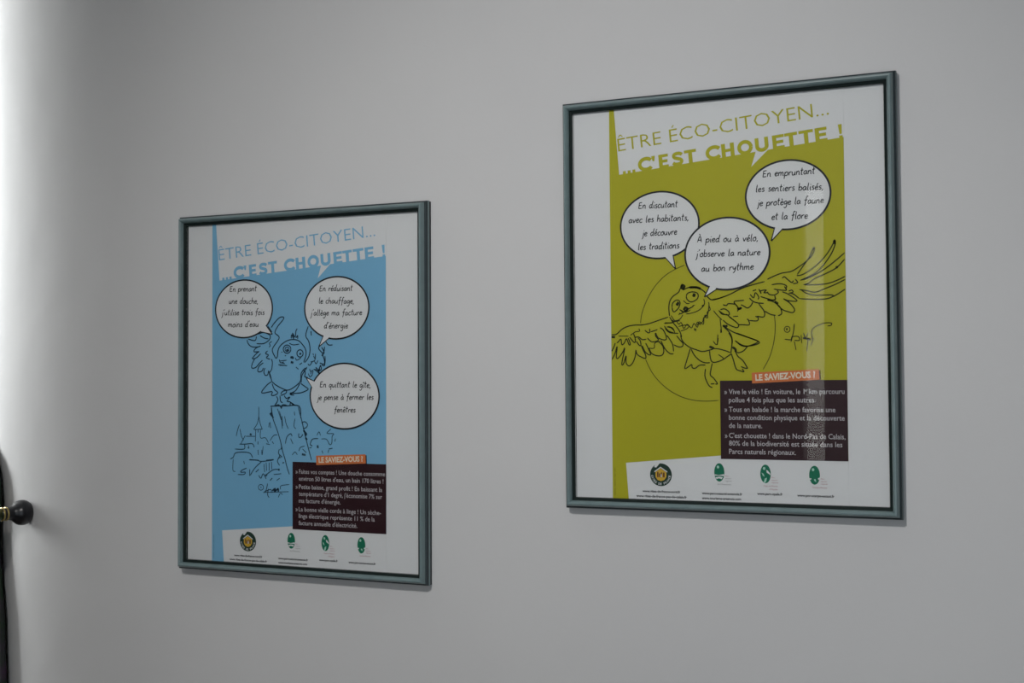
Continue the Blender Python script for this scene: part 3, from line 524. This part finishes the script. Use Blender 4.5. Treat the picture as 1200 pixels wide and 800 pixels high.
def block_letter(sh, ch, x0, x1, z0, z1, h, layer):
    """heavy poster capital between x0 and x1 standing on the baseline (x0,z0)-(x1,z1)"""
    w = math.hypot(x1 - x0, z1 - z0)
    c, d = (x1 - x0) / w, (z1 - z0) / w
    F = lambda pts: [(x0 + x * c - y * d, z0 + x * d + y * c) for x, y in pts]
    s, k = 5.0, 3.7                      # stem and bar
    a, b = h / 2 - k / 2, h / 2 + k / 2
    if ch == 'E':
        sh.poly(F([(0, 0), (w, 0), (w, k), (s, k), (s, a), (w * .92, a), (w * .92, b), (s, b), (s, h - k), (w, h - k), (w, h), (0, h)]), layer)
    elif ch == 'T':
        m = w / 2
        sh.poly(F([(m - s / 2, 0), (m + s / 2, 0), (m + s / 2, h - k), (w, h - k), (w, h), (0, h), (0, h - k), (m - s / 2, h - k)]), layer)
    elif ch == 'H':
        sh.poly(F([(0, 0), (s, 0), (s, a), (w - s, a), (w - s, 0), (w, 0), (w, h), (w - s, h), (w - s, b), (s, b), (s, h), (0, h)]), layer)
    elif ch in 'CO':
        t0, t1 = (38, 322) if ch == 'C' else (0, 360)
        rx, rz = ((w - s / 2) / 1.76 if ch == 'C' else w / 2 - s / 2 + .3), h / 2 - k / 2
        mx = s / 2 - .2 + rx if ch == 'C' else w / 2
        sh.ribbon(F([(mx + rx * cos(radians(t)), h / 2 + rz * sin(radians(t))) for t in range(t0, t1 + 1, 4 if ch == 'C' else 10)]), 4.6, layer,
                  smooth=False, taper=False)
    elif ch == 'U':
        r = (w - s) / 2
        sh.ribbon(F([(s / 2, h), (s / 2, h * .6)] + [(w / 2 - r * cos(radians(t)), r * .8 + k / 2 - r * .8 * sin(radians(t)) + .4) for t in range(0, 181, 12)]
                    + [(w - s / 2, h * .6), (w - s / 2, h)]), 4.7, layer, smooth=False, taper=False)
    elif ch == 'S':
        sh.ribbon(F([(w * q, h * r) for q, r in ((.88, .76), (.72, .86), (.5, .885), (.27, .84), (.19, .71), (.28, .59), (.5, .51), (.74, .43),
                                                 (.82, .29), (.72, .16), (.5, .115), (.25, .14), (.1, .25))]), 4.3, layer, taper=False)
    elif ch == "'":
        sh.poly(F([(0, h), (w, h), (w * .75, h * .62), (w * .3, h * .62)]), layer)
    elif ch == '!':
        sh.poly(F([(0, h), (w, h), (w * .8, h * .33), (w * .2, h * .33)]), layer)
        sh.poly(F([(w * .05, 0), (w * .95, 0), (w * .95, h * .23), (w * .05, h * .23)]), layer)


PANEL = {
    'green': ["Vive le vélo ! En voiture, le 1@ km parcouru", "pollue 4 fois plus que les autres.", "Tous en balade ! la marche favorise une",
              "bonne condition physique et la découverte", "de la nature.", "C'est chouette ! dans le Nord-Pas de Calais,",
              "80% de la biodiversité est située dans les", "Parcs naturels régionaux."],
    'blue': ["Faites vos comptes ! Une douche consomme", "environ 50 litres d'eau, un bain 170 litres !",
             "Petite baisse, grand profit ! En baissant la", "température d'1 degré, j'économise 7% sur", "ma facture d'énergie.",
             "La bonne vielle corde à linge ! Un sèche-", "linge électrique représente 11 % de la", "facture annuelle d'électricité."],
}
PANEL_END = {'green': [145.0, 111.1, 134.2, 144.8, 46.6, 145.3, 141.6, 86.8],
             'blue': [146.5, 144.0, 142.0, 142.0, 75.0, 140.0, 130.0, 102.0]}
PANEL_Z = [-115.6, -125.6, -137.2, -147.0, -156.8, -169.0, -178.4, -188.4]

FW, FH = 390.0, 494.0            # glazed opening, mm
# section of the moulding: u outward from the sight edge, v towards the room, material of the face that starts there
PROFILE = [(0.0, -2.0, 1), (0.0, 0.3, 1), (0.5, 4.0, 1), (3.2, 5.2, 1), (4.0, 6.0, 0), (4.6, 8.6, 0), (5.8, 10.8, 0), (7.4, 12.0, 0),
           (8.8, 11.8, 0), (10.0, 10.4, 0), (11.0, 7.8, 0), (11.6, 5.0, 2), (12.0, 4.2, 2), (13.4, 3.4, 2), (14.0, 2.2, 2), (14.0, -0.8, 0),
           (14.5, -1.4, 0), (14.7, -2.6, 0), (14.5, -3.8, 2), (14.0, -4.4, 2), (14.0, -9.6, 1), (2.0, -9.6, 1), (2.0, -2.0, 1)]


def framed_poster(cx, cz, ang, key, dx, label):
    root = bpy.data.objects.new('framed_poster', None)
    root.empty_display_size = 0.1
    COL.objects.link(root)
    root.location = (cx, 0.0, cz)
    root.rotation_euler = (0, -ang, 0)
    root['label'] = label
    root['category'] = 'picture frame'
    root['group'] = 'framed posters on the wall'
    A = ART[key]
    ink = M['ink_' + key]
    fine = M['ink_fine_' + key]
    col = M[key]
    # moulding
    bm = bmesh.new()
    rings = []
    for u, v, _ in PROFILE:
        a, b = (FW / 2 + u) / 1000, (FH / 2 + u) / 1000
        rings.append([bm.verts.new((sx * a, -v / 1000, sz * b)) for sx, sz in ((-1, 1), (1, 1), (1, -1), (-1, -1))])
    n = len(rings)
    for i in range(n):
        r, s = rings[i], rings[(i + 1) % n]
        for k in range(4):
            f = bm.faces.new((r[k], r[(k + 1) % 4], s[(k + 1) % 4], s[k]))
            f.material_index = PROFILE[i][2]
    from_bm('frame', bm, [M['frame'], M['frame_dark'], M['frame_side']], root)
    # backing board with its white mount
    bm = bmesh.new()
    add_box(bm, -FW / 2000 + .0001, FW / 2000 - .0001, 0.0003, 0.0018, -FH / 2000 + .0001, FH / 2000 - .0001)
    from_bm('mount_board', bm, M['mount'], root, label='white mount board')
    # glass
    bm = bmesh.new()
    add_box(bm, -FW / 2000 + .0001, FW / 2000 - .0001, -0.0036, -0.0016, -FH / 2000 + .0001, FH / 2000 - .0001)
    from_bm('glass_pane', bm, M['glass'], root, label='clear picture glass')
    # printed sheet: paper with the colour field
    x0, x1, zt, zb = -146.0 + dx, 148.4 + dx, FH / 2 - .1, -FH / 2 + .1
    sh = Sheet()
    bm = sh.bm
    add_box(bm, x0 / 1000, x1 / 1000, -0.0002, 0.0003, zb / 1000, zt / 1000, 0)
    sh.poly([(x0, zt), (-139.4 + dx, zt), (-133.1 + dx, 164.1), (43 + dx, 179.4), (37.3 + dx, 161.4), (58.0 + dx, 180.7),
             (x1, 188.5), (x1, -194.6), (-5 + dx, -190.7), (-127.9 + dx, -202.0), (-124.7 + dx, zb), (x0, zb)], .28, 1)
    sheet = sh.build('printed_sheet', [M['paper'], col], root,
                     label=('olive green' if key == 'green' else 'sky blue') + ' printed poster sheet')
    # lettering of the title
    sh = Sheet()
    sh.text('ÊTRE ÉCO-CITOYEN...', -134.0 + dx, 193.9, 131.8 + dx, 217.0, 16.2, .36, 0, -0.008)
    slope = lambda x: 164.3 + (x + 130.6) * 0.0842
    for x in (-127.8, -121.4, -115.0):
        sh.poly([(x + dx, slope(x) - .2), (x + 3.8 + dx, slope(x + 3.8) - .2), (x + 3.5 + dx, slope(x) + 3.8), (x - .3 + dx, slope(x) + 3.5)], .36)
    for ch, a, b in BOLD:
        block_letter(sh, ch, a + dx, b + dx, slope(a) - .8, slope(b) - .8, 17.4, .36)
    sh.build('title_lettering', [col], sheet, label=('green' if key == 'green' else 'blue') + ' two line title lettering')
    # fine background drawing, owl, signature
    def drawing(name, strokes, m, layer, base, **p):
        sh = Sheet()
        for s in strokes:
            v = [q / 10 for q in s[1:]]
            pts = [(min(max(v[i], x0 + .5), x1 - .3), v[i + 1]) for i in range(0, len(v), 2)]
            sh.ribbon(pts, base * (.82 if s[0] == 6 else s[0] / 10), layer, smooth=len(pts) > 2)
        return sh.build(name, [m], sheet, **p)
    if key == 'green':
        for s in A['scene']:
            drawing('circle_outline', [s], fine, .34, 1.25, label='thin circle outline')
        drawing('owl_drawing', A['owl'], ink, .40, 1.5, label='line drawing of a flying owl')
    else:
        drawing('village_drawing', A['scene'], fine, .34, 1.5, label='sketch of a village and tree post')
        drawing('owl_drawing', A['owl'], ink, .40, 1.65, label='line drawing of an owl perched on a post')
    drawing('signature', A['sig'], ink, .40, 1.3)
    for i, b in enumerate(A['bubbles']):
        order = [0, 2, 1][i] if key == 'green' else i
        speech_bubble(sheet, b, .48 + .26 * order)
    # fact panel
    sh = Sheet()
    sh.poly([(-5 + dx, -99.0), (148.4 + dx, -98.9), (148.3 + dx, -194.8), (-5 + dx, -194.8)], .5, 0)
    for i, (t, e, z) in enumerate(zip(PANEL[key], PANEL_END[key], PANEL_Z)):
        xs = 5.9 - .08 * i + dx
        xe_ = e + (0 if key == 'green' else dx)
        if '@' in t:
            a, b = t.split('@')
            wa, wb = type_mesh(a, 0)[2], type_mesh(b, 0)[2]
            L = xe_ - xs
            k = L / (wa + wb + .75)
            sh.text(a, xs, z, xs + wa * k, z, 6.2, .58, 1, .008)
            sh.text('er', xs + (wa + .05) * k, z + 2.9, xs + (wa + .50) * k, z + 2.9, 3.6, .58, 1, .006)
            sh.text(b.strip(), xs + (wa + .72) * k, z, xe_, z, 6.2, .58, 1, .008)
        else:
            sh.text(t, xs, z, xe_, z, 6.2, .58, 1, .008)
        if i in (0, 2, 5):
            sh.text('»', dx + .2, z, dx + 3.6, z, 6.0, .58, 1, .008)
    sh.build('fact_panel', [M['plum'], M['panel_text']], sheet, label='dark plum panel with pale lettering')
    sh = Sheet()
    sh.poly([(36.0 + dx, -90.8), (117.2 + dx, -87.2), (117.6 + dx, -100.0), (36.2 + dx, -104.0)], .62, 1)
    sh.poly([(34.6 + dx, -89.5), (115.6 + dx, -85.9), (116.0 + dx, -98.6), (35.0 + dx, -102.6)], .68, 0)
    sh.text('LE SAVIEZ-VOUS ?', 39.2 + dx, -99.6, 111.5 + dx, -96.2, 8.0, .76, 2, .035)
    sh.build('heading_tag', [M['orange'], M['plum'], M['cream']], sheet, label='orange heading tag')
    # round emblem
    cx_, cz_, r = -82.0 + dx, -216.0, 14.2
    sh = Sheet()
    sh.fan(cx_, cz_, r, r, .36, 0, 48)
    U = lambda pts: [(cx_ + x * r, cz_ + z * r) for x, z in pts]
    sh.poly(U([(-.42, 1.02), (-.12, .98), (-.42, .62), (-.62, .68)]), .42, 2)
    sh.poly(U([(-.62, .28), (-.03, .70), (.62, .28), (.55, .22), (-.03, .60), (-.55, .22)]), .42, 2)
    sh.poly(U([(-.50, .22), (-.03, .56), (.50, .22), (.50, -.20), (.30, -.46), (0, -.56), (-.30, -.46), (-.50, -.20)]), .42, 1)
    for (a, b, c, d) in ((-.34, -.22, -.22, .24), (-.16, -.04, -.22, .12), (.02, .12, -.22, .22), (.20, .34, -.22, .2)):
        sh.poly(U([(a, c), (b, c), (b, d), (a, d)]), .48, 3)
    sh.poly(U([(-.03, -.2), (.10, -.2), (.06, .05), (0, .05)]), .5, 2)
    txt = 'GITES DE FRANCE'
    for i, ch in enumerate(txt):
        if ch == ' ':
            continue
        a = radians(188 + 164 * i / (len(txt) - 1))
        px, pz = cx_ + r * .90 * cos(a), cz_ + r * .90 * sin(a)
        tx, tz = -sin(a), cos(a)
        w = 1.9 if ch != 'I' else .6
        sh.text(ch, px - tx * w / 2, pz - tz * w / 2, px + tx * w / 2, pz + tz * w / 2, 2.7, .5, 2, .02)
    sh.build('round_emblem', [M['emblem_green'], M['yellow'], M['white'], M['brown']], sheet, label='round dark green emblem with a yellow house')
    # three oval park emblems with their small captions
    def dome(sh, x, z, rx, rz, mi=0):
        sh.fan(x, z, rx, rz, .36, mi, 40)
    caps = [(['Parc', 'naturel', 'régional'], ["de l'Avesnois"]), (['Parc', 'naturel', 'régional'], ['Caps et Marais', "d'Opale"]),
            (['Parc', 'naturel', 'régional'], ['Scarpe-Escaut'])]
    for k, (x, z) in enumerate(((-7.3, -211.3), (49.8, -211.8), (108.5, -212.0))):
        x += dx
        sh = Sheet()
        rx, rz = 6.4, 11.2
        dome(sh, x, z, rx, rz)
        V = lambda pts: [(x + a * rx, z + b * rz) for a, b in pts]
        sh.fan(x - .25 * rx, z + .58 * rz, .24 * rx, .16 * rz, .42, 1, 16)
        if k == 0:
            sh.poly(V([(-.95, -.22), (-.2, -.30), (.92, -.18), (.90, -.40), (.3, -.36), (-.92, -.36)]), .42, 2)
            sh.poly(V([(-.80, -.55), (0, -.46), (.70, -.52), (.45, -.74), (-.1, -.64), (-.55, -.74)]), .42, 2)
        elif k == 1:
            sh.poly(V([(.15, .42), (.45, .36), (.92, .02), (.9, -.12), (.5, .05), (.25, .12)]), .42, 2)
            sh.poly(V([(-.35, -.9), (-.15, -.5), (.25, -.40), (.15, -.75), (-.1, -.97)]), .42, 1)
            sh.poly(V([(-.75, .12), (-.35, .0), (-.2, -.3), (-.5, -.2)]), .42, 1)
        else:
            sh.poly(V([(-1.0, -.32), (-.55, -.36), (-.7, -.5), (-.95, -.44)]), .42, 2)
            sh.poly(V([(.62, -.32), (.98, -.22), (.95, -.40), (.7, -.5)]), .42, 2)
            sh.poly(V([(-.15, -.44), (.2, -.40), (.3, -.72), (.0, -.62)]), .42, 1)
        side, below = caps[k]
        for i, t in enumerate(side):
            w = (4.2, 6.8, 7.6)[i]
            sh.text(t, x + rx + 1.0, z - 5.0 - 3.0 * i, x + rx + 1.0 + w, z - 5.0 - 3.0 * i, 1.6, .36, 4 if i else 3, .0)
        for i, t in enumerate(below):
            w = 17.0 if len(t) > 8 else 10.0
            sh.text(t, x + 14.5 - w, z - 15.4 - 3.9 * i, x + 14.5, z - 15.4 - 3.9 * i, 1.9, .36, 4, .0)
        sh.build('park_emblem', [M['park_green'], M['park_light'], M['white'], M['red_text'], M['grey_text'] if k == 0 else M['red_text']], sheet,
                 label='small oval green emblem')
    for t, a, b, z in (('www.gites-de-france-nord.fr', -106.3, -57.0, -238.4), ('www.gites-de-france-pas-de-calais.fr', -114.6, -48.8, -244.6),
                       ('www.parc-naturel-avesnois.fr', -29.5, 21.0, -238.8), ('www.tourisme-avesnois.com', -29.5, 19.4, -244.8),
                       ('www.parc-opale.fr', 39.4, 70.2, -237.4), ('www.pnr-scarpe-escaut.fr', 87.7, 131.4, -238.0)):
        sh = Sheet()
        sh.text(t, a + dx, z, b + dx, z, 3.2, .36, 0, .03)
        sh.build('web_address', [M['black']], sheet)
    sh = Sheet()
    sh.text('Illustration - Impression - Papier recyclé', -142.2 + dx, -243, -142.2 + dx, -208.5, 1.6, .36, 0, .0)
    sh.build('fine_print', [fine], sheet)
    return root


framed_poster(-1.029845, CAM_Z - 0.027571, 0.00519, 'blue', -4.7,
              'lower blue framed poster with an owl perched on a post, nearer the curtain holdback')
framed_poster(-0.411145, CAM_Z + 0.089499, 0.00872, 'green', 0.0,
              'upper green framed poster with a flying owl, wings spread across a circle')


# ------------------------------------------------------------------ curtain holdback on the rounded corner
def add_lathe(bm, prof, n=40):
    rings = []
    for s, r in prof:
        if r < 1e-6:
            rings.append([bm.verts.new((0, -s, 0))])
        else:
            rings.append([bm.verts.new((r * cos(2 * pi * i / n), -s, r * sin(2 * pi * i / n))) for i in range(n)])
    for a, b in zip(rings, rings[1:]):
        for i in range(n):
            j = (i + 1) % n
            va = [a[0]] if len(a) == 1 else [a[i], a[j]]
            vb = [b[0]] if len(b) == 1 else [b[j], b[i]]
            bm.faces.new(va + vb)
    return bm


hx, hy, HB_T = CORNER[125]
HB_Z = 1.324
hb = bpy.data.objects.new('curtain_holdback', None)
hb.empty_display_size = 0.05
COL.objects.link(hb)
hb.location = (hx, hy, HB_Z)
hb.rotation_euler = (0, 0, -HB_T)
hb['label'] = 'black turned curtain holdback with gold rings fixed to the rounded wall corner'
hb['category'] = 'curtain holdback'
mm = lambda p: [(s / 1000, r / 1000) for s, r in p]
from_bm('stem', add_lathe(bmesh.new(), mm([(-2, 0), (-2, 15), (1, 17), (4, 19), (8, 20.3), (12, 20.6), (16, 20), (20, 18.2), (24, 15.2), (27, 12.4),
                                           (30, 10.8), (34, 10.1), (40, 9.8), (50, 9.6), (50, 0)])), M['knob'], hb, smooth=True)
for s in (38.5, 45.0):
    from_bm('ring', add_lathe(bmesh.new(), mm([(s - 1.6, 9.6), (s - 1.4, 10.6), (s - .6, 11.2), (s + .6, 11.2), (s + 1.4, 10.6), (s + 1.6, 9.6)])),
            M['gold'], hb, smooth=True, label='gold ring')
from_bm('finial', add_lathe(bmesh.new(), mm([(48, 0), (48, 9.8), (52, 12), (57, 17), (62, 22), (67, 26), (72, 28), (77, 28.2), (82, 25.5),
                                             (87, 20), (90, 12), (91, 0)])), M['finial'], hb, smooth=True, label='green and gold turned finial')

# ------------------------------------------------------------------ gathered curtain on its rod
def lerp_table(tab, x):
    if x <= tab[0][0]:
        return tab[0][1]
    for (a, va), (b, vb) in zip(tab, tab[1:]):
        if x <= b:
            return va + (vb - va) * (x - a) / (b - a)
    return tab[-1][1]


# right-hand edge of the cloth, height -> x; half width; half depth
EDGE = [(0.0, -1.6172), (0.6, -1.6192), (1.049, -1.6272), (1.104, -1.6335), (1.152, -1.6364), (1.201, -1.6484), (1.242, -1.6554), (1.27, -1.6615), (1.304, -1.6624), (1.325, -1.6524), (1.345, -1.6548), (1.38, -1.6624), (1.401, -1.6705), (1.45, -1.75), (1.6, -1.8), (1.8, -1.83), (2.42, -1.85)]
HALF = [(0.0, .12), (0.6, .11), (1.05, .09), (1.2, .075), (1.29, .06), (1.33, .055), (1.38, .06), (1.5, .08), (2.42, .12)]
DEEP = [(0.0, .0095), (1.2, .009), (1.33, .009), (2.42, .0095)]
bm = bmesh.new()
N = 132
rows = []
zs = [0.0 + 2.42 * i / 96 for i in range(97)]
for z in zs:
    e, w, d = lerp_table(EDGE, z), lerp_table(HALF, z), lerp_table(DEEP, z)
    row = []
    for i in range(N):
        a = 2 * pi * i / N
        f = 1 + .10 * cos(11 * a + .6 * sin(3 * z)) * (0.5 + abs(sin(a)))
        row.append(bm.verts.new((e - w + w * cos(a), wall_y(e - w + w * cos(a)) - .012 + d * sin(a) * f, z)))
    rows.append(row)
for r, s in zip(rows, rows[1:]):
    for i in range(N):
        bm.faces.new((r[i], r[(i + 1) % N], s[(i + 1) % N], s[i]))
cu = from_bm('curtain', bm, M['curtain'], None, smooth=True)
cu['label'] = 'dark green and purple gathered curtain at the left edge beside the holdback'
cu['category'] = 'curtain'

bpy.context.view_layer.update()
